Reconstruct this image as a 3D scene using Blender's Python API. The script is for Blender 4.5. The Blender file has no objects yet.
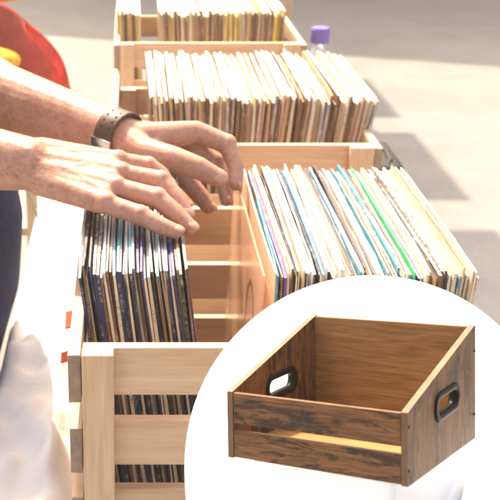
import bpy, bmesh, math, random
from mathutils import Vector, Matrix, Euler
R = math.radians
random.seed(11)
scene = bpy.context.scene
COL = scene.collection
ADDED_HAZE = .019                    # density of the air volume added to lift the blacks
ZC = 1.5                      # camera height
F, PPX = 1000.0, 130.0        # focal length and principal point, in 500-px photo pixels
PITCH = math.atan(450.0 / F)
CP, SP = math.cos(PITCH), math.sin(PITCH)

def W(px, py, Z):
    """world point on the sight line of a photo pixel at camera depth Z (metres)"""
    u = (px - PPX) / F * Z
    v = (250.0 - py) / F * Z
    return Vector((u, Z * CP + v * SP, ZC - Z * SP + v * CP))

def PD(px, py, drop):
    """world point on the sight line at a height of `drop` below the camera"""
    k = -SP + (250.0 - py) / F * CP
    return W(px, py, -drop / k)

# ------------------------------------------------------------------ materials
def new_mat(name):
    m = bpy.data.materials.new(name); m.use_nodes = True
    nt = m.node_tree
    return m, nt, nt.nodes['Principled BSDF']

def nd(nt, typ, **kw):
    n = nt.nodes.new(typ)
    for k, v in kw.items(): setattr(n, k, v)
    return n

def coords(nt, scale=(1, 1, 1), rot=(0, 0, 0), kind='Object', per_object=True):
    tc = nd(nt, 'ShaderNodeTexCoord'); mp = nd(nt, 'ShaderNodeMapping')
    mp.inputs['Scale'].default_value = scale; mp.inputs['Rotation'].default_value = rot
    if per_object:
        oi = nd(nt, 'ShaderNodeObjectInfo'); ad = nd(nt, 'ShaderNodeVectorMath', operation='ADD')
        mu = nd(nt, 'ShaderNodeMath', operation='MULTIPLY'); mu.inputs[1].default_value = 37.0
        nt.links.new(oi.outputs['Random'], mu.inputs[0])
        nt.links.new(tc.outputs[kind], ad.inputs[0]); nt.links.new(mu.outputs[0], ad.inputs[1])
        nt.links.new(ad.outputs[0], mp.inputs['Vector'])
    else:
        nt.links.new(tc.outputs[kind], mp.inputs['Vector'])
    return mp.outputs['Vector']

def noise(nt, vec, scale, detail=4, rough=.55, dist=0.0):
    n = nd(nt, 'ShaderNodeTexNoise'); nt.links.new(vec, n.inputs['Vector'])
    n.inputs['Scale'].default_value = scale; n.inputs['Detail'].default_value = detail
    n.inputs['Roughness'].default_value = rough; n.inputs['Distortion'].default_value = dist
    return n.outputs['Fac']

def ramp(nt, fac, stops, interp='LINEAR'):
    r = nd(nt, 'ShaderNodeValToRGB'); r.color_ramp.interpolation = interp
    el = r.color_ramp.elements
    while len(el) < len(stops): el.new(.5)
    for e, (p, c) in zip(el, stops):
        e.position = p; e.color = (*c, 1) if len(c) == 3 else c
    nt.links.new(fac, r.inputs['Fac'])
    return r.outputs['Color']

def mixc(nt, fac, a, b, mode='MIX'):
    m = nd(nt, 'ShaderNodeMix', data_type='RGBA', blend_type=mode)
    for s, v in ((m.inputs['Factor'], fac), (m.inputs[6], a), (m.inputs[7], b)):
        if hasattr(v, 'links') or isinstance(v, bpy.types.NodeSocket): nt.links.new(v, s)
        elif isinstance(v, (int, float)): s.default_value = v
        else: s.default_value = (*v, 1)
    return m.outputs[2]

def bump(nt, bsdf, h, strength, dist):
    b = nd(nt, 'ShaderNodeBump'); b.inputs['Strength'].default_value = strength; b.inputs['Distance'].default_value = dist
    nt.links.new(h, b.inputs['Height']); nt.links.new(b.outputs['Normal'], bsdf.inputs['Normal'])

def simple(name, col, rough=.6, metal=0, var=.12, scale=30, spec=.4, bmp=0.0):
    m, nt, b = new_mat(name)
    v = coords(nt); f = noise(nt, v, scale)
    lo = tuple(c * (1 - var) for c in col); hi = tuple(min(1, c * (1 + var)) for c in col)
    nt.links.new(ramp(nt, f, [(.3, lo), (.7, hi)]), b.inputs['Base Color'])
    b.inputs['Roughness'].default_value = rough; b.inputs['Metallic'].default_value = metal
    b.inputs['Specular IOR Level'].default_value = spec
    if bmp: bump(nt, b, f, .5, bmp)
    return m

def pine(name, axis):
    m, nt, b = new_mat(name)
    s = [22, 22, 22]; s[axis] = 1.6
    v = coords(nt, tuple(s))
    g1 = noise(nt, v, 1.6, 5, .6, .6); g2 = noise(nt, v, 7, 3, .6, .3)
    c = ramp(nt, g1, [(.25, (.40, .235, .125)), (.42, (.56, .365, .215)), (.58, (.62, .42, .26)), (.75, (.69, .50, .325))])
    c = mixc(nt, .35, c, ramp(nt, g2, [(.35, (.42, .25, .135)), (.65, (.71, .52, .35))]))
    # a few knots
    s2 = [9, 9, 9]; s2[axis] = 4
    vk = coords(nt, tuple(s2)); vo = nd(nt, 'ShaderNodeTexVoronoi'); nt.links.new(vk, vo.inputs['Vector']); vo.inputs['Scale'].default_value = .55
    k = ramp(nt, vo.outputs['Distance'], [(.045, (1, 1, 1)), (.15, (0, 0, 0))])
    c = mixc(nt, k, c, (.24, .12, .055))
    nt.links.new(c, b.inputs['Base Color']); b.inputs['Roughness'].default_value = .62
    bump(nt, b, g2, .25, .002)
    return m

def rustic(name, axis, dark=True):
    """rustic brown laminate: fine streaky grain with blackish burnt patches and knots (outside) or plain ochre grain (inside)"""
    m, nt, b = new_mat(name)
    def sc(a, c):
        q = [a, a, a]; q[axis] = c; return tuple(q)
    g = noise(nt, coords(nt, sc(95, 9)), 2.4, 8, .68, .7)
    fine = noise(nt, coords(nt, sc(420, 22)), 2.0, 4, .6, .2)
    if dark:
        c = ramp(nt, g, [(.30, (.020, .008, .004)), (.44, (.115, .041, .012)), (.58, (.205, .080, .024)), (.72, (.33, .142, .047))])
        c = mixc(nt, .45, c, ramp(nt, fine, [(.36, (.025, .009, .003)), (.62, (.235, .112, .040))]))
        p = noise(nt, coords(nt, sc(85, 21)), 1.0, 8, .74, .8)
        pf = noise(nt, coords(nt, sc(260, 60)), 1.0, 6, .7, .4)
        pa = nd(nt, 'ShaderNodeMath', operation='MULTIPLY_ADD'); pa.inputs[1].default_value = .38; nt.links.new(pf, pa.inputs[0]); nt.links.new(p, pa.inputs[2])
        blot = ramp(nt, pa.outputs[0], [(.695, (0, 0, 0)), (.735, (.8, .8, .8)), (.82, (1, 1, 1))])
        c = mixc(nt, blot, c, ramp(nt, fine, [(.35, (.009, .006, .005)), (.6, (.040, .020, .011)), (.75, (.12, .05, .02))]))
        vo = nd(nt, 'ShaderNodeTexVoronoi'); nt.links.new(coords(nt, sc(46, 30)), vo.inputs['Vector']); vo.inputs['Scale'].default_value = .8
        c = mixc(nt, ramp(nt, vo.outputs['Distance'], [(.04, (1, 1, 1)), (.15, (0, 0, 0))]), c, (.014, .008, .005))
    else:
        c = ramp(nt, g, [(.28, (.15, .068, .018)), (.5, (.28, .140, .042)), (.72, (.40, .215, .074))])
        c = mixc(nt, .4, c, ramp(nt, fine, [(.35, (.12, .045, .011)), (.65, (.38, .19, .062))]))
    nt.links.new(c, b.inputs['Base Color']); b.inputs['Roughness'].default_value = .5
    b.inputs['Specular IOR Level'].default_value = .35
    bump(nt, b, g, .2, .0005)
    return m

def paper(name, base, wear=(.64, .58, .48), amount=.5, scale=(60, 14, 14), seed=0.0):
    """record sleeve board: printed colour worn to pale paper in streaks"""
    m, nt, b = new_mat(name)
    v = coords(nt, scale); f = noise(nt, v, 2.5 + seed, 5, .7, .2)
    lo = .5 + (.5 - amount) * .5
    c = ramp(nt, f, [(lo, base), (lo + .12, wear)])
    f2 = noise(nt, v, 14, 2, .6)
    c = mixc(nt, .25, c, ramp(nt, f2, [(.35, tuple(x * .6 for x in base)), (.65, tuple(min(1, x * 1.3 + .03) for x in base))]))
    ink = noise(nt, coords(nt, (200, 760, 760)), 1.0, 1, .5); zone = noise(nt, coords(nt, (3, 22, 22)), 1.0, 2, .5)
    mk = nd(nt, 'ShaderNodeMath', operation='MULTIPLY')
    nt.links.new(ramp(nt, ink, [(.5, (0, 0, 0)), (.56, (1, 1, 1))]), mk.inputs[0]); nt.links.new(ramp(nt, zone, [(.56, (0, 0, 0)), (.62, (.75, .75, .75))]), mk.inputs[1])
    inkc = (.25, .22, .22) if sum(base) > .9 else tuple(.35 * x + .22 for x in base)
    c = mixc(nt, mk.outputs[0], c, inkc)
    nt.links.new(c, b.inputs['Base Color']); b.inputs['Roughness'].default_value = .5
    b.inputs['Specular IOR Level'].default_value = .35
    return m

M = {}
for i, a in enumerate('XYZ'):
    M['pine' + a] = pine('pine_grain_' + a.lower(), i)
    M['rust' + a] = rustic('rustic_brown_' + a.lower(), i)
    M['ochre' + a] = rustic('ochre_inside_' + a.lower(), i, False)
M['endgrain'] = simple('pine_end_grain', (.30, .205, .15), .75, var=.2, scale=120)
M['edge_band'] = simple('edge_band', (.15, .080, .036), .5, var=.25, scale=60)
M['white'] = simple('white_lacquer', (.90, .895, .88), .35, var=.015, scale=5)
M['black_plastic'] = simple('black_plastic', (.004, .004, .0045), .45, var=.1, spec=.15)
M['steel'] = simple('steel', (.62, .61, .58), .28, 1, .08)
M['screw'] = simple('dark_screw', (.10, .10, .10), .35, 1, .1)
M['leather'] = simple('brown_leather', (.070, .032, .021), .5, var=.35, scale=260, bmp=.0008)
M['hole'] = simple('strap_hole_dark', (.02, .012, .01), .8)
M['navy'] = simple('navy_cloth', (.010, .020, .075), .85, var=.25, scale=90, bmp=.001, spec=.15)
M['trouser'] = simple('dark_denim', (.010, .017, .055), .85, var=.3, scale=120, bmp=.001, spec=.15)
M['hair'] = simple('dark_hair', (.03, .018, .01), .6, var=.4, scale=120, bmp=.002)
M['shoe'] = simple('shoe_black', (.02, .02, .02), .5)
M['red'] = simple('red_cloth', (.55, .075, .07), .8, var=.2, scale=25, bmp=.003, spec=.2)
M['yellow'] = simple('yellow_cloth', (.75, .42, .03), .8, var=.25, scale=60, bmp=.002, spec=.2)
M['orange_paper'] = simple('orange_card', (.72, .10, .035), .6)
M['purple'] = simple('purple_cap', (.14, .10, .42), .4, var=.05)
M['clear'] = None
M['matte_black'] = simple('matte_black_surface', (.02, .019, .02), .75, var=.3, scale=80, bmp=.001)
M['cord'] = simple('green_cord', (.006, .02, .012), .7)
M['gunmetal'] = simple('grey_painted_steel', (.28, .28, .29), .45, .3)
M['canvas'] = simple('canvas_cream', (.70, .66, .56), .85, var=.05, scale=12)
M['woodchair'] = M['pineZ']
m, nt, b = new_mat('water_bottle'); b.inputs['Base Color'].default_value = (.86, .88, .95, 1); b.inputs['Transmission Weight'].default_value = .75; b.inputs['Roughness'].default_value = .25; b.inputs['IOR'].default_value = 1.33
M['clear'] = m

# skin
m, nt, b = new_mat('skin')
v = coords(nt, per_object=False)
n1 = noise(nt, v, 34, 4, .6); n2 = noise(nt, v, 210, 3, .6); n3 = noise(nt, v, 900, 2, .5)
c = ramp(nt, n1, [(.3, (.35, .155, .100)), (.5, (.44, .215, .145)), (.72, (.51, .275, .19))])
c = mixc(nt, .3, c, ramp(nt, n2, [(.35, (.31, .115, .075)), (.65, (.56, .32, .22))]))
nt.links.new(c, b.inputs['Base Color'])
b.inputs['Roughness'].default_value = .48; b.inputs['Specular IOR Level'].default_value = .4
b.inputs['Subsurface Weight'].default_value = .12; b.inputs['Subsurface Radius'].default_value = (.010, .004, .002); b.inputs['Subsurface Scale'].default_value = .6
hs = nd(nt, 'ShaderNodeMath', operation='ADD'); m2 = nd(nt, 'ShaderNodeMath', operation='MULTIPLY'); m2.inputs[1].default_value = .35
nt.links.new(n3, m2.inputs[0]); nt.links.new(n2, hs.inputs[0]); nt.links.new(m2.outputs[0], hs.inputs[1])
bump(nt, b, hs.outputs[0], .4, .0011)
M['skin'] = m
M['nail'] = simple('fingernail', (.50, .25, .18), .3, var=.06, spec=.5)

# cloth
m, nt, b = new_mat('white_tablecloth')
v = coords(nt, per_object=False); n1 = noise(nt, v, 6, 5, .6, .4); n2 = noise(nt, v, 600, 2)
nt.links.new(ramp(nt, n1, [(.3, (.60, .59, .60)), (.7, (.68, .67, .67))]), b.inputs['Base Color'])
b.inputs['Roughness'].default_value = .9; b.inputs['Specular IOR Level'].default_value = .15
bump(nt, b, n1, .35, .02)
M['cloth'] = m
# pavement
m, nt, b = new_mat('asphalt_pavement')
v = coords(nt, per_object=False); n1 = noise(nt, v, .35, 5, .6); n2 = noise(nt, v, 60, 4, .7); n3 = noise(nt, v, 2.2, 5, .65)
c = ramp(nt, n1, [(.3, (.195, .195, .20)), (.7, (.28, .28, .283))])
c = mixc(nt, .35, c, ramp(nt, n2, [(.35, (.11, .105, .10)), (.65, (.32, .30, .28))]))
c = mixc(nt, .25, c, ramp(nt, n3, [(.4, (.13, .125, .12)), (.6, (.27, .255, .24))]))
nt.links.new(c, b.inputs['Base Color']); b.inputs['Roughness'].default_value = .9
bump(nt, b, n2, .4, .006)
M['ground'] = m
# facade
m, nt, b = new_mat('plaster_facade'); v = coords(nt, per_object=False); n1 = noise(nt, v, 1.2, 6, .6)
nt.links.new(ramp(nt, n1, [(.3, (.36, .29, .22)), (.7, (.44, .36, .28))]), b.inputs['Base Color']); b.inputs['Roughness'].default_value = .9
bump(nt, b, noise(nt, v, 30, 3), .3, .01); M['plaster'] = m
M['glass_dark'] = simple('window_glass', (.04, .05, .06), .08, spec=.6)

# record papers: palettes for top edge, front edge and cover
PAL = {
 'white':   ((.68, .665, .64), .15), 'cream':  ((.62, .53, .39), .3), 'ivory': ((.68, .62, .49), .2),
 'navy':    ((.010, .020, .085), .34), 'black':  ((.012, .012, .022), .36), 'brown': ((.17, .075, .035), .35),
 'tan':     ((.46, .30, .16), .35), 'teal': ((.03, .26, .33), .4), 'blue': ((.045, .19, .45), .4),
 'sky':     ((.22, .52, .70), .5), 'green': ((.03, .42, .16), .2), 'red': ((.42, .035, .03), .4),
 'yellow':  ((.74, .55, .09), .4), 'grey': ((.30, .29, .29), .5), 'pink': ((.66, .40, .34), .4), 'violet': ((.10, .06, .20), .4),
 'orange':  ((.66, .22, .06), .35), 'speck': ((.10, .09, .09), .62), 'lilac': ((.50, .47, .66), .5), 'peachy': ((.80, .45, .29), .15),
}
for k, (c, w) in PAL.items():
    M['r_' + k] = paper('sleeve_' + k, c, amount=w, seed=random.random(), scale=(70, 60, 60) if k == 'speck' else (70, 16, 16))

# ------------------------------------------------------------------ object helpers
def link(o): COL.objects.link(o); return o
def tag(o, label=None, cat=None, group=None, kind=None):
    for k, v_ in (('label', label), ('category', cat), ('group', group), ('kind', kind)):
        if v_: o[k] = v_
    return o
def empty(name, loc=(0, 0, 0), rz=0):
    o = bpy.data.objects.new(name, None); o.empty_display_size = .05
    o.location = loc; o.rotation_euler.z = rz
    return link(o)
def obj(name, bm, mats, parent=None, smooth=False):
    me = bpy.data.meshes.new(name)
    bmesh.ops.recalc_face_normals(bm, faces=bm.faces)
    bm.to_mesh(me); bm.free()
    for mm in (mats if isinstance(mats, (list, tuple)) else [mats]): me.materials.append(mm)
    if smooth:
        for p in me.polygons: p.use_smooth = True
    o = bpy.data.objects.new(name, me); link(o)
    if parent: o.parent = parent
    return o
def box(bm, x0, x1, y0, y1, z0, z1, bev=0.0, mat=0, M4=None):
    ret = bmesh.ops.create_cube(bm, size=1.0)
    vs = ret['verts']
    for v in vs:
        v.co = Vector(((x0 + x1) / 2 + v.co.x * (x1 - x0), (y0 + y1) / 2 + v.co.y * (y1 - y0), (z0 + z1) / 2 + v.co.z * (z1 - z0)))
    fs = list({f for v in vs for f in v.link_faces})
    if bev:
        es = list({e for v in vs for e in v.link_edges})
        r = bmesh.ops.bevel(bm, geom=es, offset=bev, segments=2, profile=.6, affect='EDGES')
        fs = list(set(r['faces']) | {f for f in fs if f.is_valid}); vs = list({v for f in fs for v in f.verts})
    for f in fs: f.material_index = mat
    if M4 is not None:
        for v in vs: v.co = M4 @ v.co
    return vs
def boxobj(name, dims, m, parent=None, bev=.0015):
    bm = bmesh.new(); box(bm, *dims, bev=bev); return obj(name, bm, m, parent)
def endgrain(o, axis=1):
    o.data.materials.append(M['endgrain'])
    for p in o.data.polygons:
        if abs(p.normal[axis]) > .9: p.material_index = 1
    return o
def frame_of(d):
    d = d.normalized(); u = d.cross(Vector((0, 0, 1)))
    if u.length < 1e-4: u = Vector((1, 0, 0))
    u.normalize(); return u, d.cross(u).normalized(), d
def capsule(bm, p, q, r0, r1, seg=16, flat=(1, 1), udir=None):
    """closed tapered capsule between p and q; flat scales the section along (u, v)"""
    p, q = Vector(p), Vector(q); u, v, d = frame_of(q - p)
    if udir is not None:
        u = (udir - udir.dot(d) * d).normalized(); v = d.cross(u)
    rings = []
    L = (q - p).length
    st = [(-math.cos(a) * r0, math.sin(a) * r0) for a in (R(18), R(40), R(65))] + [(0, r0), (L * .33, r0 + (r1 - r0) * .33), (L * .67, r0 + (r1 - r0) * .67), (L, r1)] + [(L + math.cos(a) * r1, math.sin(a) * r1) for a in (R(65), R(40), R(18))]
    for t, r in st:
        rings.append([bm.verts.new(p + d * t + (u * math.cos(k * 2 * math.pi / seg) * flat[0] + v * math.sin(k * 2 * math.pi / seg) * flat[1]) * r) for k in range(seg)])
    for a, b_ in zip(rings, rings[1:]):
        for k in range(seg): bm.faces.new((a[k], a[(k + 1) % seg], b_[(k + 1) % seg], b_[k]))
    bm.faces.new(rings[0][::-1]); bm.faces.new(rings[-1])
def chain(bm, pts, rs, **kw):
    for a, b_, r, s in zip(pts, pts[1:], rs, rs[1:]): capsule(bm, a, b_, r, s, **kw)
def ellipsoid(bm, c, rad, rot=None, seg=20):
    mt = Matrix.Translation(c) @ (rot.to_4x4() if rot else Matrix()) @ Matrix.Diagonal((*rad, 1))
    return bmesh.ops.create_uvsphere(bm, u_segments=seg, v_segments=seg // 2 + 2, radius=1, matrix=mt)['verts']
def lathe(bm, prof, seg=32, c=(0, 0, 0), mat=0):
    rings = [[bm.verts.new((c[0] + r * math.cos(k * 2 * math.pi / seg), c[1] + r * math.sin(k * 2 * math.pi / seg), c[2] + z)) for k in range(seg)] for r, z in prof]
    fs = []
    for a, b_ in zip(rings, rings[1:]):
        for k in range(seg): fs.append(bm.faces.new((a[k], a[(k + 1) % seg], b_[(k + 1) % seg], b_[k])))
    fs.append(bm.faces.new(rings[0][::-1])); fs.append(bm.faces.new(rings[-1]))
    for f in fs: f.material_index = mat
def tube(bm, pts, r, seg=10):
    chain(bm, [Vector(p) for p in pts], [r] * len(pts), seg=seg)
def remeshed(name, bm, m, voxel, smooth=4, parent=None, factor=.5):
    tmp = obj('tmp', bm, m)
    rm = tmp.modifiers.new('r', 'REMESH'); rm.mode = 'VOXEL'; rm.voxel_size = voxel; rm.use_smooth_shade = True
    sm = tmp.modifiers.new('s', 'SMOOTH'); sm.factor = factor; sm.iterations = smooth
    dg = bpy.context.evaluated_depsgraph_get(); dg.update()
    me = bpy.data.meshes.new_from_object(tmp.evaluated_get(dg)); me.name = name
    bpy.data.objects.remove(tmp)
    me.materials.clear(); me.materials.append(m)
    for p in me.polygons: p.use_smooth = True
    o = link(bpy.data.objects.new(name, me))
    if parent: o.parent = parent
    return o
def copy_tree(o, parent=None):
    c = o.copy(); COL.objects.link(c)
    if parent: c.parent = parent
    for ch in o.children: copy_tree(ch, c)
    return c

# ------------------------------------------------------------------ setting
bm = bmesh.new(); S = 220
bmesh.ops.create_grid(bm, x_segments=4, y_segments=4, size=S)
tag(obj('ground', bm, M['ground']), kind='structure')

# unseen building added to throw the far shade (front line turned as the shadow edge)
EL = R(50); SUNX = -.26
KY = 1 / math.tan(EL)
Hb = 4.2
def shade_y(x): return 6.42 - .31 * (x - 1.4)       # ground line of the building's shadow
broot = empty('shade_building', (0, 0, 0))
tag(broot, 'unseen tan plaster building with dark windows, added to cast the far shade', 'building')
y0 = shade_y(0) + Hb * KY
broot.location = (0, y0, 0); broot.rotation_euler.z = math.atan(-.31)
bm = bmesh.new(); box(bm, -14, 14, 0, 5, 0, Hb, bev=.03); obj('wall', bm, M['plaster'], broot)
bm = bmesh.new(); box(bm, -14.2, 14.2, -.18, 5.2, Hb + .003, Hb + .3, bev=.03); obj('cornice', bm, M['plaster'], broot)
win_proto = None
for fl in range(1):
    for k in range(6):
        x = -9 + k * 3.6
        if k == 3: continue
        if win_proto is None:
            bm = bmesh.new(); 
            for d in ((-.62, -.5, -.09, -.003, 0, 1.6), (.5, .62, -.09, -.003, 0, 1.6), (-.498, .498, -.09, -.003, 0, .1), (-.498, .498, -.09, -.003, 1.5, 1.6), (-.03, .03, -.08, -.003, .102, 1.498)): box(bm, *d)
            w = obj('window', bm, M['canvas'], broot)
            boxobj('pane', (-.497, .497, -.04, -.004, .103, 1.497), M['glass_dark'], w, 0)
            boxobj('sill', (-.7, .7, -.16, -.003, -.08, -.004), M['plaster'], w, .01)
            win_proto = w
        else:
            w = copy_tree(win_proto, broot)
        w.location = (x, 0, .95 + fl * 2.8)
bm = bmesh.new(); box(bm, -.6, .6, -.06, -.003, 0, 2.3, bev=.01); d_ = obj('door', bm, M['leather'], broot); d_.location = (-9 + 3 * 3.6, 0, .02)

# unseen square canopies added out of frame to cast the pavement shadows
def shadecaster(y0, y1, label, first=None):
    zc = 2.3
    yc = (y0 + y1) / 2 + zc * KY; dy = (y1 - y0) / 2
    xo = SUNX * zc
    r_ = empty('added_shadecaster', (.75, yc, 0))
    tag(r_, label, 'shadecaster', 'unseen canopies added to shadow the pavement')
    bm = bmesh.new(); lathe(bm, [(.025, .06), (.025, zc + .12), (.012, zc + .2)], 16); obj('pole', bm, M['pineZ'], r_, True)
    bm = bmesh.new(); lathe(bm, [(.24, 0), (.24, .05), (.06, .0595)], 28); obj('base', bm, M['gunmetal'], r_)
    bm = bmesh.new(); x0, x1 = .05 - .75 + xo, 1.4 - .75 + xo
    n = 12; top = {}
    for i in range(n + 1):
        for j in range(n + 1):
            x = x0 + (x1 - x0) * i / n; y = -dy + 2 * dy * j / n
            e = max(abs(2 * i / n - 1), abs(2 * j / n - 1))
            top[i, j] = bm.verts.new((x, y, zc + .17 * (1 - e) - .0))
    for i in range(n):
        for j in range(n): bm.faces.new((top[i, j], top[i + 1, j], top[i + 1, j + 1], top[i, j + 1]))
    ex = bmesh.ops.extrude_face_region(bm, geom=list(bm.faces)); 
    for v in ex['geom']:
        if isinstance(v, bmesh.types.BMVert): v.co.z += .006
    obj('canopy', bm, M['canvas'], r_)
    return r_
shadecaster(2.3, 3.52, 'unseen square cream parasol nearest the record table')
shadecaster(3.83, 4.75, 'unseen square cream parasol in the middle of the row beyond the table')
shadecaster(5.01, 5.8, 'unseen square cream parasol farthest from the record table')

# ------------------------------------------------------------------ table and cloth
TZ = ZC - .765
TX0, TX1, TY0, TY1 = -.19, .50, .72, 2.66
t = empty('trestle_table', ((TX0 + TX1) / 2, (TY0 + TY1) / 2, 0))
tag(t, 'long trestle table hidden under the white cloth and carrying the record crates', 'table')
hx, hy = (TX1 - TX0) / 2 - .012, (TY1 - TY0) / 2 - .012
boxobj('table_top', (-hx, hx, -hy, hy, TZ - .034, TZ - .006), M['pineY'], t)
for sx in (-1, 1):
    for sy in (-1, 1):
        boxobj('leg', (sx * (hx - .05) - .02, sx * (hx - .05) + .02, sy * (hy - .12) - .02, sy * (hy - .12) + .02, .001, TZ - .036), M['pineZ'], t)

WR = [(38, 11, .3, .009), (-25, 26, 1.1, .008), (60, -16, 2.2, .006), (15, 44, .7, .005), (-70, 35, .2, .003)]
def cloth_z(x, y):
    # rumpled only along the free left strip; flat under the crates
    w = max(0.0, min(1.0, (-.068 - x) / .03)) * max(0, min(1, (x - TX0) / .012))
    z = .010 * (1 + math.sin(9 * y + 20 * x)) * .5 + .013 * math.exp(-((x + .10 + .09 * (y - 1.12)) / .022) ** 2) + .008 * math.exp(-((y - 1.36 - .5 * x) / .03) ** 2) + .009 * math.exp(-((y - 1.1 + 1.2 * (x + .13)) / .022) ** 2)
    for (ax, ay, ph, am) in WR: z += am * abs(math.sin(ax * x + ay * y + ph + .8 * math.sin(7 * y + 11 * x))) ** 1.6
    return TZ + w * z
bm = bmesh.new()
xs = [TX0 + (TX1 - TX0) * i / 110 for i in range(111)]; ys = [TY0 + (TY1 - TY0) * j / 190 for j in range(191)]
g = [[bm.verts.new((x, y, cloth_z(x, y))) for y in ys] for x in xs]
for i in range(len(xs) - 1):
    for j in range(len(ys) - 1): bm.faces.new((g[i][j], g[i + 1][j], g[i + 1][j + 1], g[i][j + 1]))
ring = [g[i][0] for i in range(len(xs))] + [g[-1][j] for j in range(1, len(ys))] + [g[i][-1] for i in range(len(xs) - 2, -1, -1)] + [g[0][j] for j in range(len(ys) - 2, 0, -1)]
prev = ring; cx, cy = (TX0 + TX1) / 2, (TY0 + TY1) / 2
per = len(ring)
for k in range(1, 13):
    dz = .55 * k / 12; cur = []
    for q, v in enumerate(ring):
        a = q / per * 2 * math.pi
        amp = .012 + .03 * (k / 12)
        off = .006 + (amp * (.55 + .45 * math.sin(a * 34 + 1.7 * math.sin(a * 9))) - .012 * (1 - k / 12)) * min(1, k / 3)
        nx = -1 if v.co.x <= TX0 + 1e-6 else (1 if v.co.x >= TX1 - 1e-6 else 0)
        ny = -1 if v.co.y <= TY0 + 1e-6 else (1 if v.co.y >= TY1 - 1e-6 else 0)
        cur.append(bm.verts.new((v.co.x + nx * off, v.co.y + ny * off, TZ - .003 - dz)))
    for q in range(per): bm.faces.new((prev[q], prev[(q + 1) % per], cur[(q + 1) % per], cur[q]))
    prev = cur
o = obj('tablecloth', bm, M['cloth'], smooth=True)
tag(o, 'rumpled white cloth spread over the long table under the crates', 'tablecloth')

# ------------------------------------------------------------------ slatted pine crates
CX0, CX1 = -.058, .347
def zt(drop): return ZC - drop
def make_crate(label):
    """origin: front slat plane (outer face) at y = 0, on the table"""
    r_ = empty('slatted_crate', (0, 0, TZ)); tag(r_, label, 'crate', 'slatted pine record crates on the table')
    b0 = .003
    tops = [zt(d) - TZ for d in (.467, .548, .629, .710)]
    H = .052; D = .405; x0, x1 = CX0, CX1; th = .012
    for s in (0, 1):
        px = (x0 + th + .001, x0 + th + .031) if s == 0 else (x1 - th - .036, x1 - th - .001)
        boxobj('post', (px[0], px[1], -.0165, -.0005, b0, tops[0] + .001), M['pineZ'], r_, .0018)
        boxobj('post', (px[0], px[1], D - .018, D, b0, tops[0] + .002 - .023), M['pineZ'], r_, .0018)
    for k, tz in enumerate(tops):
        boxobj('slat', (x0 + th + .0015, x1 - th - .0015, 0, .011, tz - H, tz), M['pineX'], r_, .0014)
        if k < 3:
            boxobj('slat', (x0 + th + .0015, x1 - th - .0015, D + .0005, D + .0115, tz - H - .023, tz - .023), M['pineX'], r_, .0014)
        endgrain(boxobj('slat', (x0, x0 + th, -.012, D + .010, tz - H - .001, tz - .001), M['pineY'], r_, .0014))
        endgrain(boxobj('slat', (x1 - th, x1, -.012, D + .010, tz - H - .001, tz - .001), M['pineY'], r_, .0014))
    boxobj('base', (x0 + th + .002, x1 - th - .002, .0125, D - .0195, .012, .022), M['pineX'], r_, .001)
    return r_
CY = [.815, 1.417, 2.10]
c1 = make_crate('nearest slatted pine record crate, its front post and slats facing us'); c1.location.y = CY[0]
c2 = copy_tree(c1); c2.location.y = CY[1]; c2.location.x = .026; c2['label'] = 'slatted pine record crate between the nearest crate and the farthest crate'
c3 = copy_tree(c1); c3.location.y = CY[2]; c3.location.x = .024; c3['label'] = 'farthest slatted pine record crate at the top of the picture'

# ------------------------------------------------------------------ records
ORD = ['leftmost', 'second', 'third', 'fourth', 'fifth', 'sixth', 'seventh', 'eighth', 'ninth', 'tenth', 'eleventh', 'twelfth', 'thirteenth', 'fourteenth', 'fifteenth', 'sixteenth', 'seventeenth', 'eighteenth', 'nineteenth', 'twentieth']
TENS = {20: 'twenty', 30: 'thirty', 40: 'forty', 50: 'fifty', 60: 'sixty', 70: 'seventy', 80: 'eighty', 90: 'ninety'}
def ordinal(i, n):
    if i == 0: return 'leftmost'
    if i == n - 1: return 'rightmost'
    k = i + 1
    if k <= 20: return ORD[i] + ' from the left'
    te = k // 10 * 10; u = k % 10
    if u == 0: return TENS[te].replace('ty', 'tieth') + ' from the left'
    return TENS[te] + '-' + ['', 'first'][u == 1] * (u == 1) + (ORD[u - 1] if u > 1 else '') + ' from the left'
WORD = {'speck': 'speckled', 'sky': 'sky blue'}
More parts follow.
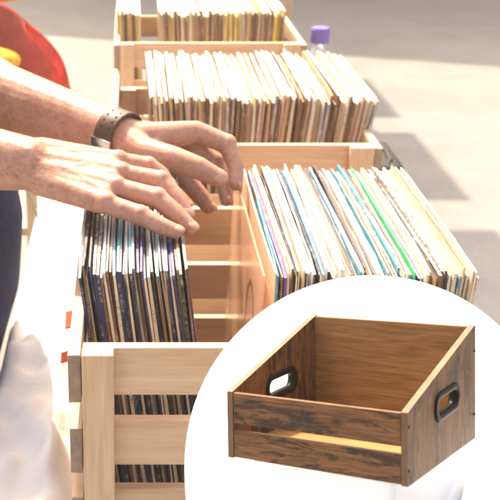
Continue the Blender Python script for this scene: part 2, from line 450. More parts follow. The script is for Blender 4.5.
def record(t, top, front, cover, rng):
    """one sleeve standing on edge: a thin board 0.305 deep and high, bowed a little, worn at the corners; origin at its lower front edge"""
    bm = bmesh.new(); ny, nz = 7, 6; Ls, Hs = .305, .305
    bow = rng.uniform(-.0022, .0022); bow2 = rng.uniform(-.0015, .0015); wv = rng.uniform(0, 6)
    nick = rng.uniform(0, .0035)
    v = {}
    for j in range(ny + 1):
        for k in range(nz + 1):
            y, z = Ls * j / ny, Hs * k / nz
            cx = bow * math.sin(math.pi * k / nz) + bow2 * math.sin(math.pi * j / ny + wv) * (k / nz)
            zz = z; yy = y
            if k == nz and j in (0, ny): zz -= nick; 
            if j == 0 and k == nz: yy += nick * .6
            if k == nz: zz += .0008 * math.sin(3 * j + wv)
            tt = t * (.5 if k < nz else .42) * (.8 if j == 0 and k in (0, nz) else 1)
            for s in (-1, 1): v[j, k, s] = bm.verts.new((cx + s * tt, yy, zz))
    def face(a, b_, c_, d_, mi): bm.faces.new((v[a], v[b_], v[c_], v[d_])).material_index = mi
    for j in range(ny):
        for k in range(nz):
            for s in (-1, 1): face((j, k, s), (j + 1, k, s), (j + 1, k + 1, s), (j, k + 1, s), 2)
        face((j, nz, -1), (j + 1, nz, -1), (j + 1, nz, 1), (j, nz, 1), 0)
        face((j, 0, -1), (j + 1, 0, -1), (j + 1, 0, 1), (j, 0, 1), 2)
    for k in range(nz):
        face((0, k, -1), (0, k + 1, -1), (0, k + 1, 1), (0, k, 1), 1)
        face((ny, k, -1), (ny, k + 1, -1), (ny, k + 1, 1), (ny, k, 1), 1)
    return obj('record_sleeve', bm, [M['r_' + top], M['r_' + front], M['r_' + cover]])
def stack(where, x0, x1, y, ztop, leanL, leanR, tops, fronts, group, thick=(.0026, .0046), seed=1, jy=.006, jz=.004, forced=None, floor=None, last=None):
    """row of sleeves from x0 to x1 (their top front corners); lean in degrees, + = top to the left"""
    rng = random.Random(seed); xs = []; x = x0
    while x < x1:
        th = rng.uniform(*thick); xs.append((x + th / 2, th)); x += th + rng.uniform(.0001, .0006)
    n = len(xs)
    for i, (x, th) in enumerate(xs):
        f = i / max(1, n - 1)
        lean = R(leanL + (leanR - leanL) * f + rng.uniform(-.45, .45))
        top = rng.choice(tops); fr = rng.choice(fronts); cov = rng.choice([fr, top, fr])
        if forced and i in forced: top, fr, cov = forced[i]
        if last and i >= n - 4: top, fr = last; cov = fr
        o = record(th * .96, top, fr, cov, rng)
        dz = rng.uniform(-jz, jz) if rng.random() < .8 else rng.uniform(-1.8 * jz, jz)
        yaw = R(rng.uniform(-.55, .55))
        o.rotation_euler = (0, -lean, yaw)
        off = Matrix.Rotation(-lean, 3, 'Y') @ Vector((0, 0, .305))
        zb = ztop - .305 * math.cos(lean) + dz
        if floor: zb = max(zb, floor)
        o.location = (x - off.x, y + rng.uniform(-jy, jy), zb)
        a, b_ = WORD.get(top, top), WORD.get(fr, fr)
        look = f'{a} topped {b_} fronted record' if a != b_ else f'plain {a} record'
        tag(o, f'{look}, {ordinal(i, n)} in {where}', 'record', group)
    return n
RT = zt(.42)
FL = TZ + .0225
wl = ['white'] * 6 + ['ivory'] * 3 + ['cream'] * 3
stack('the near left row', -.0525, .056, .882, RT, 7.0, 7.6,
      ['white', 'white', 'ivory', 'black', 'navy', 'speck', 'speck', 'blue', 'teal', 'violet', 'cream', 'white', 'brown', 'tan', 'grey', 'sky', 'black', 'white', 'grey', 'speck'],
      ['navy'] * 6 + ['black'] * 3 + ['cream', 'cream', 'brown', 'grey', 'tan', 'tan', 'brown'], 'records in the near left row', thick=(.0020, .0040), seed=5, jy=.006, jz=.005, floor=FL)
stack('the near right row', .1425, .339, .880, RT, .5, -3.0,
      wl + ['white', 'ivory', 'sky', 'blue', 'speck', 'speck', 'speck', 'speck', 'teal', 'brown', 'grey', 'pink', 'lilac', 'sky', 'black', 'navy'],
      ['cream', 'tan', 'white', 'brown', 'cream', 'black', 'teal', 'ivory'], 'records in the near right row', thick=(.0017, .0040), seed=8, jy=.006, jz=.0035,
      forced={0: ('white', 'cream', 'peachy'), 1: ('teal', 'teal', 'teal'), 3: ('violet', 'violet', 'violet'), 45: ('green', 'green', 'green')}, last=('white', 'cream'), floor=FL)
stack('the middle crate', .030, .383, 1.503, zt(.42), 3.5, -8.5,
      wl + ['ivory', 'cream', 'tan', 'white', 'white', 'brown'], ['tan', 'brown', 'brown', 'tan', 'cream', 'brown', 'cream', 'grey', 'pink'],
      'records in the middle crate', thick=(.0026, .0058), seed=21, jy=.008, jz=.006, floor=FL)
stack("the farthest crate's short row", -.03, .018, 2.19, zt(.42), 0, 2, wl + ['tan'], ['tan', 'brown', 'cream', 'yellow'], 'records in the short row of the farthest crate', thick=(.004, .007), seed=3, floor=FL)
stack("the farthest crate's long row", .062, .338, 2.19, zt(.42), 3, -2, wl + ['tan', 'yellow'], ['tan', 'brown', 'cream', 'tan', 'yellow'], 'records in the long row of the farthest crate', thick=(.0034, .0070), seed=4, jy=.009, jz=.006, floor=FL)

# peach plastic divider left of the near right row
m, nt, b = new_mat('peach_plastic')
v = coords(nt, (1, 1, 1), per_object=False)
b.inputs['Base Color'].default_value = (.95, .66, .48, 1); b.inputs['Roughness'].default_value = .22
b.inputs['Transmission Weight'].default_value = .55; b.inputs['IOR'].default_value = 1.25; b.inputs['Alpha'].default_value = .55
M['peach'] = m
m, nt, b = new_mat('peach_plastic_print'); b.inputs['Base Color'].default_value = (.20, .07, .04, 1); M['peach_ink'] = m
bm = bmesh.new(); box(bm, -.0012, .0012, 0, .30, 0, .312, bev=.0004)
o = obj('record_divider', bm, M['peach']); o.location = (.128, .892, FL + .001); o.rotation_euler.y = R(.9)
tag(o, 'translucent peach plastic divider sheet standing at the left of the near right record row', 'divider')
bm = bmesh.new(); n = 40
for s, rr in ((0, 1.0), (1, .86)): pass
ro = [bm.verts.new((-.0016, .075 + .035 * math.cos(k * 2 * math.pi / n), .215 + .055 * math.sin(k * 2 * math.pi / n))) for k in range(n)]
ri = [bm.verts.new((-.0016, .075 + .029 * math.cos(k * 2 * math.pi / n), .215 + .048 * math.sin(k * 2 * math.pi / n))) for k in range(n)]
for k in range(n): bm.faces.new((ro[k], ro[(k + 1) % n], ri[(k + 1) % n], ri[k]))
obj('printed_ring', bm, M['peach_ink'], o)

# ------------------------------------------------------------------ the white round stand and the small brown crate
DD = .40; DZ = zt(DD)
cxp, cyp, rp = 372, 462, 187.5
out = [PD(cxp + rp * math.cos(k * 2 * math.pi / 160), cyp - rp * math.sin(k * 2 * math.pi / 160), DD) for k in range(160)]
cen = sum(out, Vector()) / 160
st = empty('pedestal_stand', (cen.x, cen.y - .02, 0))
tag(st, 'white oval pedestal stand in front of the table, carrying the small brown crate', 'stand')
bm = bmesh.new()
prof = [(-.016, .985), (-.013, .997), (-.004, 1.0), (-.001, .998), (0, .993)]
rings = [[bm.verts.new(Vector((cen.x + (p.x - cen.x) * s - st.location.x, cen.y + (p.y - cen.y) * s - st.location.y, DZ + z))) for p in out] for z, s in prof]
for a, b_ in zip(rings, rings[1:]):
    for k in range(160): bm.faces.new((a[k], a[(k + 1) % 160], b_[(k + 1) % 160], b_[k]))
bm.faces.new(rings[0][::-1]); bm.faces.new(rings[-1])
obj('top', bm, M['white'], st)
bm = bmesh.new(); lathe(bm, [(.018, .021), (.018, DZ - .05), (.05, DZ - .0175)], 28); obj('pole', bm, M['white'], st, True)
bm = bmesh.new(); lathe(bm, [(.15, .001), (.15, .012), (.03, .0205)], 40); obj('base', bm, M['white'], st)

s_ = .543 / .8
CW, CD, CHB, CHF = .166 * s_, .175 * s_, .107 * s_, .060 * s_
Mr = Matrix.Rotation(R(-1.5), 3, 'Y') @ Matrix.Rotation(R(-20.1), 3, 'X') @ Matrix.Rotation(R(-35.4), 3, 'Z')
corner = W(408, 487, .543)
MC = Matrix.Translation(corner) @ Mr.to_4x4()
# crate coordinates: origin front right bottom corner, x to the left is negative, y to the back
cr = empty('small_crate'); cr.matrix_world = MC
tag(cr, 'small rustic brown wooden crate with sloping sides and black oval handles on the white stand', 'crate')
th = .0038
def side_panel(x0, x1):
    """sloping side with an oblong hand hole"""
    bm = bmesh.new()
    outl = [(0, 0), (CD, 0), (CD, CHB), (CD - .002, CHB), (0, CHF)]
    hy, hz, ha, hr = CD * .54, CHB * .47, CD * .110, CHB * .080
    ang = math.atan2(CHB - CHF, CD) * .12
    def hole(k, n=32, grow=0.0):
        a = k * 2 * math.pi / n
        x = hr * math.cos(a) + (ha if math.cos(a) > 0 else -ha) + grow * math.cos(a); z = (hr + grow) * math.sin(a)
        return (hy + x * math.cos(ang) - z * math.sin(ang), hz + x * math.sin(ang) + z * math.cos(ang))
    n = 32; hp = [hole(k) for k in range(n)]
    # outer boundary sampled radially to match the hole points
    def ray_hit(dy, dz):
        best = None
        for (a, b_) in zip(outl, outl[1:] + outl[:1]):
            ex, ez = b_[0] - a[0], b_[1] - a[1]; den = dy * ez - dz * ex
            if abs(den) < 1e-12: continue
            tt = ((a[0] - hy) * ez - (a[1] - hz) * ex) / den; u = ((a[0] - hy) * dz - (a[1] - hz) * dy) / den
            if tt > 1e-9 and -1e-6 <= u <= 1 + 1e-6 and (best is None or tt < best): best = tt
        return (hy + dy * best, hz + dz * best)
    angs = sorted({math.atan2(p[1] - hz, p[0] - hy) for p in hp} | {math.atan2(p[1] - hz, p[0] - hy) for p in outl})
    def hole_hit(a):
        # intersection of the ray with the hole polygon
        dy, dz = math.cos(a), math.sin(a); best = None
        for p, q in zip(hp, hp[1:] + hp[:1]):
            ex, ez = q[0] - p[0], q[1] - p[1]; den = dy * ez - dz * ex
            if abs(den) < 1e-14: continue
            tt = ((p[0] - hy) * ez - (p[1] - hz) * ex) / den; u = ((p[0] - hy) * dz - (p[1] - hz) * dy) / den
            if tt > 1e-9 and -1e-6 <= u <= 1 + 1e-6 and (best is None or tt > best): best = tt
        return (hy + dy * best, hz + dz * best)
    O = [ray_hit(math.cos(a), math.sin(a)) for a in angs]; I = [hole_hit(a) for a in angs]
    n = len(angs); V = {}
    for s, x in ((0, x0), (1, x1)):
        V['o', s] = [bm.verts.new((x, p[0], p[1])) for p in O]; V['i', s] = [bm.verts.new((x, p[0], p[1])) for p in I]
    for k in range(n):
        q = (k + 1) % n
        bm.faces.new((V['o', 0][k], V['o', 0][q], V['i', 0][q], V['i', 0][k])).material_index = 0
        bm.faces.new((V['o', 1][k], V['i', 1][k], V['i', 1][q], V['o', 1][q])).material_index = 1
        bm.faces.new((V['o', 0][k], V['o', 1][k], V['o', 1][q], V['o', 0][q])).material_index = 2
        bm.faces.new((V['i', 0][k], V['i', 0][q], V['i', 1][q], V['i', 1][k])).material_index = 2
    return bm, hole
def handle(x_in, x_out, hole, parent):
    """black oval grommet lining the hand hole, with a rim on both faces"""
    bm = bmesh.new(); n = 32; lo, hi = min(x_in, x_out), max(x_in, x_out)
    rim = .0012
    prof = [(lo - rim, .0026), (lo - rim, -.0004), (lo, -.0012), (hi, -.0012), (hi + rim, -.0004), (hi + rim, .0026), (hi + .0002, .0032), (hi + .0002, -.0002), (lo - .0002, -.0002), (lo - .0002, .0032)]
    rings = [[bm.verts.new((x, *hole(k, n, gq))) for k in range(n)] for x, gq in prof]
    for a, b_ in zip(rings, rings[1:] + rings[:1]):
        for k in range(n): bm.faces.new((a[k], a[(k + 1) % n], b_[(k + 1) % n], b_[k]))
    return obj('handle', bm, M['black_plastic'], parent, True)
bm, hol = side_panel(-th, 0)
sp = obj('side_panel', bm, [M['rustZ'], M['rustZ'], M['edge_band']], cr); handle(-th, 0, hol, sp)
bm, hol = side_panel(-CW, -CW + th)
sp2 = obj('side_panel', bm, [M['rustZ'], M['rustZ'], M['edge_band']], cr); handle(-CW, -CW + th, hol, sp2)
e = .0004
fx0, fx1 = -CW + th + e, -th - e
def panel(name, dims, mats, parent=cr, slot=lambda f: 0):
    bm = bmesh.new(); box(bm, *dims, bev=.0003)
    bm.normal_update()
    for f in bm.faces: f.material_index = slot(f)
    return obj(name, bm, mats, parent)
def fslot(f): return 0 if f.normal.y < -.7 else (1 if f.normal.z > .7 else 2)
G = CHF
panel('front_board', (fx0, fx1, .0003, th, .0005, G * .42), [M['rustX'], M['edge_band'], M['ochreX']], slot=fslot)
panel('front_board', (fx0, fx1, .0003, th, G * .53, G * .985), [M['rustX'], M['edge_band'], M['ochreX']], slot=fslot)
panel('back_panel', (fx0, fx1, CD - th - .001, CD - .001, .0005, CHB - .0006), [M['ochreX'], M['edge_band'], M['rustX']], slot=lambda f: 0 if f.normal.y < -.7 else (1 if f.normal.z > .7 else 2))
panel('base_board', (fx0, fx1, th + e, CD - th - .001 - e, .003, .003 + th * .8), [M['ochreX']])
for x, y, z in ((.0003, th * .55, G * .80), (.0003, th * .55, G * .20), (.0003, CD - th * .7, CHB * .78), (.0003, CD - th * .7, CHB * .22)):
    bm = bmesh.new(); lathe(bm, [(.0008, -.0005), (.0010, .0002), (.0006, .0006)], 12)
    so = obj('screw', bm, M['screw'], cr, True); so.location = (x, y, z); so.rotation_euler.y = R(90)
# white wedge riser under the crate
bm = bmesh.new(); ins = .012
foot = [(-CW + ins, ins), (-ins, ins), (-ins, CD - ins), (-CW + ins, CD - ins)]
tp = [MC @ Vector((x, y, -.0002)) for x, y in foot]
def outline(m_):
    q = []
    for k in range(4):
        a, b_ = foot[k], foot[(k + 1) % 4]
        q += [(a[0] + (b_[0] - a[0]) * t_ / m_, a[1] + (b_[1] - a[1]) * t_ / m_) for t_ in range(m_)]
    return [MC @ Vector((x, y, -.0002)) for x, y in q]
ol = outline(12); c0 = sum(ol, Vector()) / len(ol)
rings = []
for lv in range(11):
    f = lv / 10; ring = []
    for p in ol:
        h = p.z - (DZ + .0004); d = Vector((p.x - c0.x, p.y - c0.y, 0)).normalized()
        ring.append(bm.verts.new(Vector((p.x, p.y, 0)) + d * h * .55 * (1 - math.sqrt(max(0, 1 - f * f)) if f < 1 else 1) + Vector((0, 0, DZ + .0004 + h * (1 - f)))))
    rings.append(ring)
for a, b_ in zip(rings, rings[1:]):
    for k in range(len(ol)): bm.faces.new((a[k], a[(k + 1) % len(ol)], b_[(k + 1) % len(ol)], b_[k]))
bm.faces.new(rings[0]); bm.faces.new(rings[-1][::-1])
print('riser heights', [round(p.z - DZ, 4) for p in tp])
tag(obj('display_riser', bm, M['white'], smooth=True), 'white wedge block under the small brown crate', 'riser')

# ------------------------------------------------------------------ person
bmB = bmesh.new()
V3 = Vector
# right arm (near)
elbR = V3((-.36, 1.10, 1.155)); shR = V3((-.40, 1.13, 1.42))
wrR = W(30, 164, 1.112)
fa0 = W(0, 160, 1.127)
chain(bmB, [elbR, elbR.lerp(fa0, .55), fa0, wrR], [.041, .043, .0345, .0298], seg=24)
def finger(pts, rs): chain(bmB, pts, rs, seg=16); return pts
mcpR = [W(106, 204, 1.056), W(116, 188, 1.074), W(121, 174, 1.093), W(118, 162, 1.112)]     # little .. index
wb = [W(40, 181, 1.093), W(40, 172, 1.098), W(40, 163, 1.106), W(41, 153, 1.118)]
for a, b_, r0, r1 in zip(wb, mcpR, (.0165, .018, .0185, .018), (.0118, .0122, .0124, .0124)):
    capsule(bmB, wrR.lerp(a, .6), a, .024, r0, seg=18); capsule(bmB, a, b_, r0, r1, seg=18)
for a, b_ in zip(mcpR, mcpR[1:]): capsule(bmB, a.lerp(wrR, .12) - V3((0, 0, .004)), b_.lerp(wrR, .12) - V3((0, 0, .004)), .0115, .0115)
# back of the hand between the metacarpals, faint tendons, veins
for k in range(3):
    a = (wb[k] + wb[k + 1]) / 2; b_ = (mcpR[k] + mcpR[k + 1]) / 2
    capsule(bmB, a, a.lerp(b_, .93), .0172, .0118, seg=18)
for k, (a, b_) in enumerate(zip(wb, mcpR)):
    up = V3((0, -.003, .0118)); capsule(bmB, a.lerp(b_, .45) + up, b_ + V3((0, -.002, .0068)), .0022, .0050, seg=10)
    ellipsoid(bmB, b_ + V3((0, -.0015, .0025)), (.0128, .0122, .0122), seg=16)
def vein(path, r):
    tube(bmB, path, r, 8)
upv = V3((0, -.006, .0150))
n1_ = V3((0, -.60, .80)); n2_ = V3((0, -.25, .97))
vein([W(8, 161, 1.122) + n1_ * .0300, wrR + n1_ * .0288, wb[1] + V3((.004, -.007, .0142)), wb[1].lerp(mcpR[1], .35) + V3((0, -.006, .0136)), wb[1].lerp(mcpR[2], .6) + V3((0, -.004, .0126)), mcpR[1].lerp(mcpR[2], .5) + V3((-.006, -.003, .0100))], .0019)
vein([wb[1].lerp(mcpR[1], .35) + V3((0, -.006, .0136)), wb[0].lerp(mcpR[1], .55) + V3((0, -.007, .0124)), mcpR[0].lerp(mcpR[1], .45) + V3((-.008, -.004, .0098))], .0017)
vein([wrR + n2_ * .0285, wb[2] + V3((0, -.004, .0168)), wb[2].lerp(mcpR[3], .5) + V3((0, -.003, .0142))], .0018)
fingR = [
    [mcpR[0], W(140, 215, 1.044), W(161, 226, 1.039), W(175, 231.5, 1.037)],
    [mcpR[1], W(157, 198, 1.064), W(177, 215, 1.056), W(189.5, 227, 1.050)],
    [mcpR[2], W(161, 181, 1.087), W(177, 199, 1.078), W(185.5, 212, 1.072)],
    [mcpR[3], W(148, 166, 1.112), W(161, 174, 1.110), W(168, 183, 1.106)]]
radR = [(.0112, .0104, .0095, .0082), (.0116, .0112, .0101, .0086), (.0116, .0112, .0101, .0086), (.0116, .0104, .0094, .0080)]
for f_, r_ in zip(fingR, radR): finger(f_, r_)
for f_, r_ in zip(fingR, radR):   # knuckle pads
    ellipsoid(bmB, f_[1], (r_[1] * 1.10,) * 3, seg=16)
thR = [W(62, 165, 1.135), W(98, 172, 1.15), W(125, 181, 1.152), W(146, 190, 1.148)]
chain(bmB, [wrR] + thR, [.022, .0185, .0145, .0122, .0098], seg=16)
# left arm (far, with the watch)
elbL = V3((-.36, 1.50, 1.19)); shL = V3((-.40, 1.52, 1.43))
fb0 = W(0, 96, 1.325)
fb1 = W(80, 122, 1.245)
wrL = W(121, 137, 1.205)
chain(bmB, [elbL, elbL.lerp(fb0, .55), fb0, fb1, wrL], [.045, .050, .0445, .0325, .0272], seg=24)
mcpL = [W(156, 156, 1.275), W(165, 152, 1.262), W(181, 138, 1.246), W(196, 132, 1.224)]     # little .. index
wbL = [W(134, 148, 1.225), W(136, 142, 1.222), W(138, 136, 1.214), W(140, 138, 1.20)]
for a, b_, r0, r1 in zip(wbL, mcpL, (.018, .019, .020, .019), (.0140, .0142, .0145, .0140)):
    capsule(bmB, wrL.lerp(a, .5), a, .024, r0, seg=18); capsule(bmB, a, b_, r0, r1, seg=18)
for a, b_ in zip(mcpL, mcpL[1:]): capsule(bmB, a.lerp(wrL, .12), b_.lerp(wrL, .12), .012, .012)
fingL = [
    [mcpL[0], W(168, 180, 1.300), W(178, 195, 1.296), W(186, 204, 1.292)],
    [mcpL[1], W(185, 178, 1.258), W(200, 196, 1.250), W(208.5, 207, 1.244)],
    [mcpL[2], W(215, 162, 1.240), W(224, 185, 1.230), W(226.5, 200, 1.222)],
    [mcpL[3], W(227, 144, 1.220), W(236, 167, 1.212), W(236, 184, 1.205)]]
radL = [(.0125, .0105, .0094, .0078), (.0138, .0126, .0114, .0094), (.0130, .0112, .0100, .0083), (.0140, .0118, .0102, .0083)]
for f_, r_ in zip(fingL, radL):
    finger(f_, r_); ellipsoid(bmB, f_[1], (r_[1] * 1.08,) * 3, seg=16)
thL = [W(142, 154, 1.180), W(171, 159, 1.162), W(198, 168, 1.154), W(216, 177, 1.152)]
chain(bmB, [wrL] + thL, [.024, .0205, .0160, .0136, .0112], seg=18)
capsule(bmB, thL[0].lerp(thL[1], .15), mcpL[3].lerp(wrL, .45), .012, .011)   # web
bmA = bmB; bmB = bmesh.new()
# torso, neck, head, legs (one body)
pel = V3((-.35, 1.33, .93)); che = V3((-.40, 1.33, 1.30)); nec = V3((-.385, 1.33, 1.49))
capsule(bmB, pel, che, .105, .115, seg=24, flat=(1, 1.35), udir=V3((1, 0, 0)))
capsule(bmB, che, nec + V3((0, 0, .05)), .08, .055, seg=24)
for s in (shR, shL): capsule(bmB, che + V3((0, 0, .1)), s, .065, .053, seg=20)
for s, e_ in ((shR, elbR), (shL, elbL)): capsule(bmB, s, e_, .052, .042, seg=24)
hd = nec + V3((.055, 0, .165))
HR = Matrix.Rotation(R(28), 3, 'Y')
ellipsoid(bmB, hd + HR @ V3((-.012, 0, .02)), (.098, .076, .105), HR, 28)
ellipsoid(bmB, hd + HR @ V3((.03, 0, -.055)), (.066, .055, .07), HR, 24)
capsule(bmB, hd + HR @ V3((.088, 0, .018)), hd + HR @ V3((.112, 0, -.018)), .010, .0155, seg=12)      # nose
capsule(bmB, hd + HR @ V3((.088, -.02, -.058)), hd + HR @ V3((.088, .02, -.058)), .0085, .0085, seg=12)  # lips
ellipsoid(bmB, hd + HR @ V3((.075, 0, -.10)), (.022, .022, .02), HR)
for s in (-1, 1):
    ellipsoid(bmB, hd + HR @ V3((.0, s * .078, -.005)), (.022, .010, .034), HR)
    capsule(bmB, hd + HR @ V3((.082, s * .014, .034)), hd + HR @ V3((.072, s * .046, .034)), .009, .008, seg=10)
    hip = pel + V3((0, s * .095, -.05)); kn = V3((-.33, 1.33 + s * .11, .50)); an = V3((-.37, 1.33 + s * .12, .09))
    chain(bmB, [hip, kn, an], [.085, .058, .040], seg=20)
    capsule(bmB, an + V3((-.03, 0, -.045)), an + V3((.15, s * .02, -.055)), .034, .026, seg=16)
trunk = remeshed('trunk', bmB, M['skin'], .005, 5)
pr = remeshed('person', bmA, M['skin'], .0017, 5)
bm = bmesh.new(); bm.from_mesh(pr.data); bm.from_mesh(trunk.data); bm.to_mesh(pr.data); bm.free()
bpy.data.objects.remove(trunk)
for p in pr.data.polygons: p.use_smooth = True
tag(pr, 'person in navy clothes with bare forearms, both hands leafing through the near records', 'person')
# fine hair on both forearms
M['arm_hair'] = simple('arm_hair', (.15, .07, .03), .95, spec=0)
rng = random.Random(77); bm = bmesh.new(); vv_ = pr.data.vertices; nh = 0
for _ in range(60000):
    if nh >= 1500: break
    v = vv_[rng.randrange(len(vv_))]; p = v.co
    if p.z < 1.02 or p.z > 1.22 or p.x < -.24: continue
    near = p.y < 1.175
    xe = -.055 if near else -.04
    if p.x > xe or rng.random() < max(0, (p.x - xe + .05) / .06) or v.normal.z < -.35: continue
    ax = ((wrR - fa0) if near else (wrL - fb0)).normalized()
    d = (ax * .9 + v.normal * .34 + V3((rng.uniform(-.3, .3), rng.uniform(-.3, .3), rng.uniform(-.5, .1)))).normalized()
    L = rng.uniform(.007, .014); sd = d.cross(v.normal)
    if sd.length < .1: continue
    sd.normalize(); up2 = v.normal * .00012; w0 = .00014
    mid = p + d * L * .55 + v.normal * .0012; end = p + d * L
    q = [bm.verts.new(c_) for c_ in (p - sd * w0, p + sd * w0, p + up2, mid - sd * w0 * .7, mid + sd * w0 * .7, mid + up2, end)]
    for f_ in ((0, 1, 4, 3), (1, 2, 5, 4), (2, 0, 3, 5)): bm.faces.new([q[z_] for z_ in f_])
    for f_ in ((3, 4, 6), (4, 5, 6), (5, 3, 6)): bm.faces.new([q[z_] for z_ in f_])
    nh += 1
obj('arm_hair', bm, M['arm_hair'], pr)
def nail(f_, r, dorsal_hint=None, w=.78):
    tip, dip = f_[-1], f_[-2]; d = (tip - dip).normalized()
    dv = dorsal_hint if dorsal_hint is not None else (f_[1] - (f_[0] + f_[-1]) / 2)
    dv = (dv - dv.dot(d) * d).normalized(); sdir = d.cross(dv).normalized()
    bm = bmesh.new(); rot = Matrix((sdir, d, dv)).transposed()
    ellipsoid(bm, tip + d * r * .25 + dv * r * .62, (r * w, r * .95, r * .34), rot, 18)
    obj('fingernail', bm, M['nail'], pr, True)
for f_, r_ in zip(fingR, radR): nail(f_, r_[3], V3((.35, -.25, 1)))
for f_, r_ in zip(fingL, radL): nail(f_, r_[3], V3((1, -.75, .2)) if f_ is not fingL[3] else V3((1, -.35, .1)))
nail(thL, .0112, V3((.1, -1, .9)), .80)
for s in (-1, 1):
    bm = bmesh.new(); ellipsoid(bm, hd + HR @ V3((.080, s * .030, .016)), (.011, .014, .009), HR, 16); obj('eye', bm, M['black_plastic'], pr, True)
bm = bmesh.new()
ellipsoid(bm, hd + HR @ V3((-.024, 0, .036)), (.103, .083, .105), HR, 24)
obj('hair', bm, M['hair'], pr, True)
# navy shirt with rolled sleeves
bm = bmesh.new()
secs = [(.70, -.345, .140, .185), (.76, -.338, .146, .188), (.84, -.325, .158, .195), (.95, -.318, .162, .195), (1.06, -.33, .158, .195), (1.16, -.36, .148, .20), (1.27, -.39, .140, .205), (1.36, -.40, .125, .20), (1.44, -.398, .10, .15), (1.50, -.390, .068, .075)]
rings = []
for z, cx, ax, ay in secs:
    rings.append([bm.verts.new((cx + ax * math.cos(a) * (1 + .012 * math.sin(5 * a + z * 9)), 1.33 + ay * math.copysign(abs(math.sin(a)) ** .85, math.sin(a)), z + .006 * math.sin(3 * a + z * 30))) for a in [k * 2 * math.pi / 48 for k in range(48)]])
for a, b_ in zip(rings, rings[1:]):
    for k in range(48): bm.faces.new((a[k], a[(k + 1) % 48], b_[(k + 1) % 48], b_[k]))
bm.faces.new(rings[0][::-1]); bm.faces.new(rings[-1])
for sh, el in ((shR, elbR), (shL, elbL)):
    capsule(bm, sh, el + V3((0, 0, .03)), .070, .060, seg=24); capsule(bm, V3((-.40, 1.33, 1.36)), sh, .09, .072, seg=24)
so = remeshed('shirt', bm, M['navy'], .007, 4, pr)
bm = bmesh.new()
capsule(bm, V3((-.345, 1.26, .74)), V3((-.345, 1.40, .74)), .128, .128, seg=24, flat=(1, 1))
for s in (-1, 1):
    chain(bm, [V3((-.35, 1.33 + s * .09, .84)), V3((-.33, 1.33 + s * .11, .50)), V3((-.37, 1.33 + s * .12, .12))], [.112, .085, .068], seg=22)
remeshed('trousers', bm, M['trouser'], .008, 4, pr)
for s in (-1, 1):
    bm = bmesh.new(); an = V3((-.37, 1.33 + s * .12, .05))
    capsule(bm, an + V3((-.03, 0, 0)), an + V3((.16, s * .02, -.008)), .048, .040, seg=20)
    for v in bm.verts: v.co.z = max(v.co.z, .002)
    obj('shoe', bm, M['shoe'], pr, True)

# wristwatch on the left wrist
axL = (wrL - fb1).normalized(); wc = W(119, 135, 1.208)
ws = tag(empty('wristwatch', wc), 'brown leather wristwatch strap with punched holes around the left wrist', 'watch')
uu = W(118, 111, 1.209) - W(118, 131, 1.209); uu = (uu - uu.dot(axL) * axL).normalized(); vv = axL.cross(uu).normalized()
if (vv.y > 0): vv = -vv
def band(name, r0, r1, w0, w1, a0, a1, m, n=48, closed=False):
    bm = bmesh.new(); ks = [a0 + (a1 - a0) * k / n for k in range(n + 1)]
    rr = []
    for a in ks:
        d = uu * math.cos(a) + vv * math.sin(a)
        rr.append([bm.verts.new(axL * w + d * r) for w, r in ((w0, r0), (w1, r0), (w1, r1 - .0005), (w1 - .001, r1), (w0 + .001, r1), (w0, r1 - .0005))])
    for a, b_ in zip(rr, rr[1:]):
        for k in range(6): bm.faces.new((a[k], a[(k + 1) % 6], b_[(k + 1) % 6], b_[k]))
    if not closed: bm.faces.new(rr[0]); bm.faces.new(rr[-1][::-1])
    return obj(name, bm, m, ws, True)
RW = .0288
strap = band('strap', RW, RW + .0024, -.0138, .0138, R(-90), R(250), M['leather'])
for w in (-.0066, .0066):
    for q in range(5):
        a = R(28 + q * 15)
        hl = band('strap_hole', RW + .0021, RW + .0028, w - .0019, w + .0019, a, a + R(4.6), M['hole'], 3)
        hl.parent = strap
band('buckle', RW + .0012, RW + .0050, -.0150, .0150, R(104), R(124), M['steel'], 8)
band('case', RW - .001, RW + .009, -.019, .019, R(-165), R(-80), M['steel'], 24)

# ------------------------------------------------------------------ small things about the table
bt = tag(empty('water_bottle', (.418, 2.20, TZ + .001)), 'clear water bottle with purple cap standing beside the farthest crate', 'bottle')
bm = bmesh.new(); lathe(bm, [(.026, 0), (.030, .004), (.030, .15), (.027, .155), (.030, .16), (.030, .185), (.016, .212), (.0145, .226)], 28); obj('body', bm, M['clear'], bt, True)
bm = bmesh.new(); lathe(bm, [(.0195, .2265), (.0205, .229), (.0205, .250), (.018, .2535)], 24); obj('cap', bm, M['purple'], bt)
bg = tag(empty('black_solid', (.435, 1.66, TZ)), 'small black bag on the white cloth beside the middle crate', 'solid')
bm = bmesh.new(); vs = box(bm, -.03, .03, -.08, .08, .001, .205, bev=.016); obj('body', bm, M['matte_black'], bg, True)  # plain black rounded box with a low loop on top
bm = bmesh.new(); tube(bm, [(.0, -.06, .2), (.008, -.045, .205), (.012, 0, .206), (.008, .045, .205), (0, .06, .2)], .005); obj('handle', bm, M['matte_black'], bg, True)
for (yy, ln, lab) in ((1.0, .024, 'larger orange red card poking out between side slats of the nearest crate'), (.925, .013, 'smaller orange red card poking out between side slats, nearest the front post')):
    bm = bmesh.new(); box(bm, -.015, .006, 0, ln, -.0012, .0012, bev=.0004)
    for v in bm.verts: v.co.y += .5 * (v.co.x + .005); v.co.z += -.25 * v.co.x
    o = obj('card', bm, M['orange_paper']); o.location = (CX0 - .0005, yy, ZC - .5465); o.rotation_euler.x = R(24)
    tag(o, lab, 'card', 'cards poking out of the nearest crate')
bm = bmesh.new()
tube(bm, [PD(43, 233, .748), PD(37, 214, .742), PD(31, 197, .742), PD(24, 180, .744)], .0026, 8)
tag(obj('cord', bm, M['cord'], smooth=True), 'thin dark green cord lying on the white cloth edge beside the person', 'cord')

bt.scale = (1.0, 1.0, 1.22)
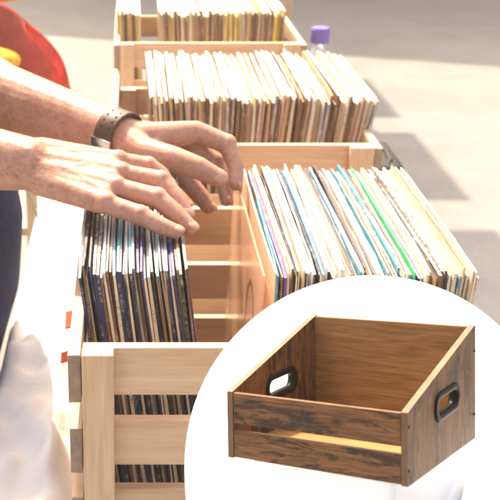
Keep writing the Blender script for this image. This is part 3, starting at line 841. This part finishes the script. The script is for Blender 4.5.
# chair with a red jacket beyond the person
ch = tag(empty('folding_chair', (-.335, 2.42, 0), R(0)), 'wooden folding chair behind the person, hidden under a red jacket', 'chair')
for s in (-1, 1):
    boxobj('leg', (s * .12 - .014 - .04, s * .12 + .014 - .04, -.02, .02, .001, .97), M['pineZ'], ch)
    boxobj('leg', (s * .15 - .014, s * .15 + .014, .34, .38, .001, .44), M['pineZ'], ch)
boxobj('seat', (-.19, .19, .022, .40, .442, .465), M['pineX'], ch)
boxobj('backrest', (-.145, .065, -.015, .012, .80, .95), M['pineX'], ch)
jk = tag(empty('jacket', (-.335, 2.42, 0)), 'red jacket with yellow lining draped over the back of a chair', 'jacket')
bm = bmesh.new()
# draped shell: over the backrest, hanging down the side facing us and flaring to the right
nu, nv = 26, 40; rows = []
for i in range(nu + 1):
    u = i / nu; row = []
    for j in range(nv + 1):
        t_ = j / nv                      # 0 = front hem, .6 = over the top, 1 = back hem
        if t_ < .6:
            h = t_ / .6; z = .70 + .365 * math.sin(h * math.pi / 2); y = -.05 - .055 * (1 - h) + .02 * math.sin(u * 17) * (1 - h)
        else:
            h = (t_ - .6) / .4; z = 1.065 - .26 * h ** 1.4; y = -.03 + .085 * min(1, h * 3) + .015 * math.sin(u * 13) * h
        low = max(0, (1.06 - z) / .36)
        x = -.22 + .318 * u + .165 * low * u
        y += .030 * math.sin(u * 27 + 2.2 * low) * (.2 + low) ; x += .012 * math.sin(9 * low + 5 * u)
        z -= .05 * max(0, (u - .8) / .2) ** 2 * (1 - low) + .03 * max(0, (.2 - u) / .2) ** 2
        row.append(bm.verts.new((x, y, z)))
    rows.append(row)
for i in range(nu):
    for j in range(nv): bm.faces.new((rows[i][j], rows[i + 1][j], rows[i + 1][j + 1], rows[i][j + 1]))
ex = bmesh.ops.solidify(bm, geom=list(bm.faces), thickness=.012)
obj('shell', bm, M['red'], jk, True)
bm = bmesh.new()
capsule(bm, V3((-.14, -.10, 1.00)), V3((.045, -.125, .955)), .032, .040, seg=18, flat=(1, .5))
capsule(bm, V3((.0, -.12, .94)), V3((.045, -.125, .90)), .03, .028, seg=18, flat=(1, .5))
capsule(bm, V3((-.12, .045, 1.055)), V3((.10, .045, 1.075)), .03, .026, seg=18, flat=(1, .6))
lin = remeshed('lining', bm, M['yellow'], .006, 3, jk)

bm = bmesh.new(); box(bm, -18, 18, -3, 22, -1, 4.75)  # warm air volume added for a veiling glow like lens flare
m, nt, b = new_mat('added_warm_haze'); nt.nodes.remove(b); pv = nd(nt, 'ShaderNodeVolumePrincipled')
pv.inputs['Color'].default_value = (1, .90, .74, 1); pv.inputs['Density'].default_value = ADDED_HAZE; pv.inputs['Anisotropy'].default_value = .3
nt.links.new(pv.outputs[0], nt.nodes['Material Output'].inputs['Volume'])
tag(obj('added_haze', bm, m), kind='stuff')
# ------------------------------------------------------------------ light, sky, camera
w = bpy.data.worlds.new('World'); scene.world = w; w.use_nodes = True
nt = w.node_tree; bgn = nt.nodes['Background']
sky = nt.nodes.new('ShaderNodeTexSky'); sky.sky_type = 'NISHITA'; sky.sun_disc = False
sun_dir = Vector((SUNX, KY, 1)).normalized()
sky.sun_elevation = math.asin(sun_dir.z); sky.sun_rotation = math.atan2(sun_dir.x, sun_dir.y)
sky.dust_density = 7.0; sky.ozone_density = .5; sky.air_density = 1.0
nt.links.new(sky.outputs[0], bgn.inputs['Color']); bgn.inputs['Strength'].default_value = .15
sl = bpy.data.lights.new('sun', 'SUN'); sl.energy = 3.2; sl.angle = R(.9); sl.color = (1, .90, .76)
so = bpy.data.objects.new('sun', sl); link(so); so.rotation_euler = (-sun_dir).to_track_quat('-Z', 'Y').to_euler()
so.location = (0, 6, 8)

cam = bpy.data.cameras.new('camera'); co = link(bpy.data.objects.new('camera', cam))
co.location = (0, 0, ZC); co.rotation_euler = (R(90) - PITCH, 0, 0)
cam.sensor_width = 36; cam.lens = 36 * F / 500; cam.shift_x = (250 - PPX) / 500
cam.clip_start = .02; cam.clip_end = 600
cam.dof.use_dof = True; cam.dof.focus_distance = .75; cam.dof.aperture_fstop = 21
scene.camera = co
vs_ = scene.view_settings
scene.display_settings.display_device = 'sRGB'
vs_.view_transform = 'Standard'; vs_.look = 'None'; vs_.gamma = 1; vs_.use_curve_mapping = False
vs_.exposure = 1.68
vs_.use_white_balance = True; vs_.white_balance_temperature = 7250; vs_.white_balance_tint = 11
scene.cycles.use_denoising = True
scene.cycles.max_bounces = 8
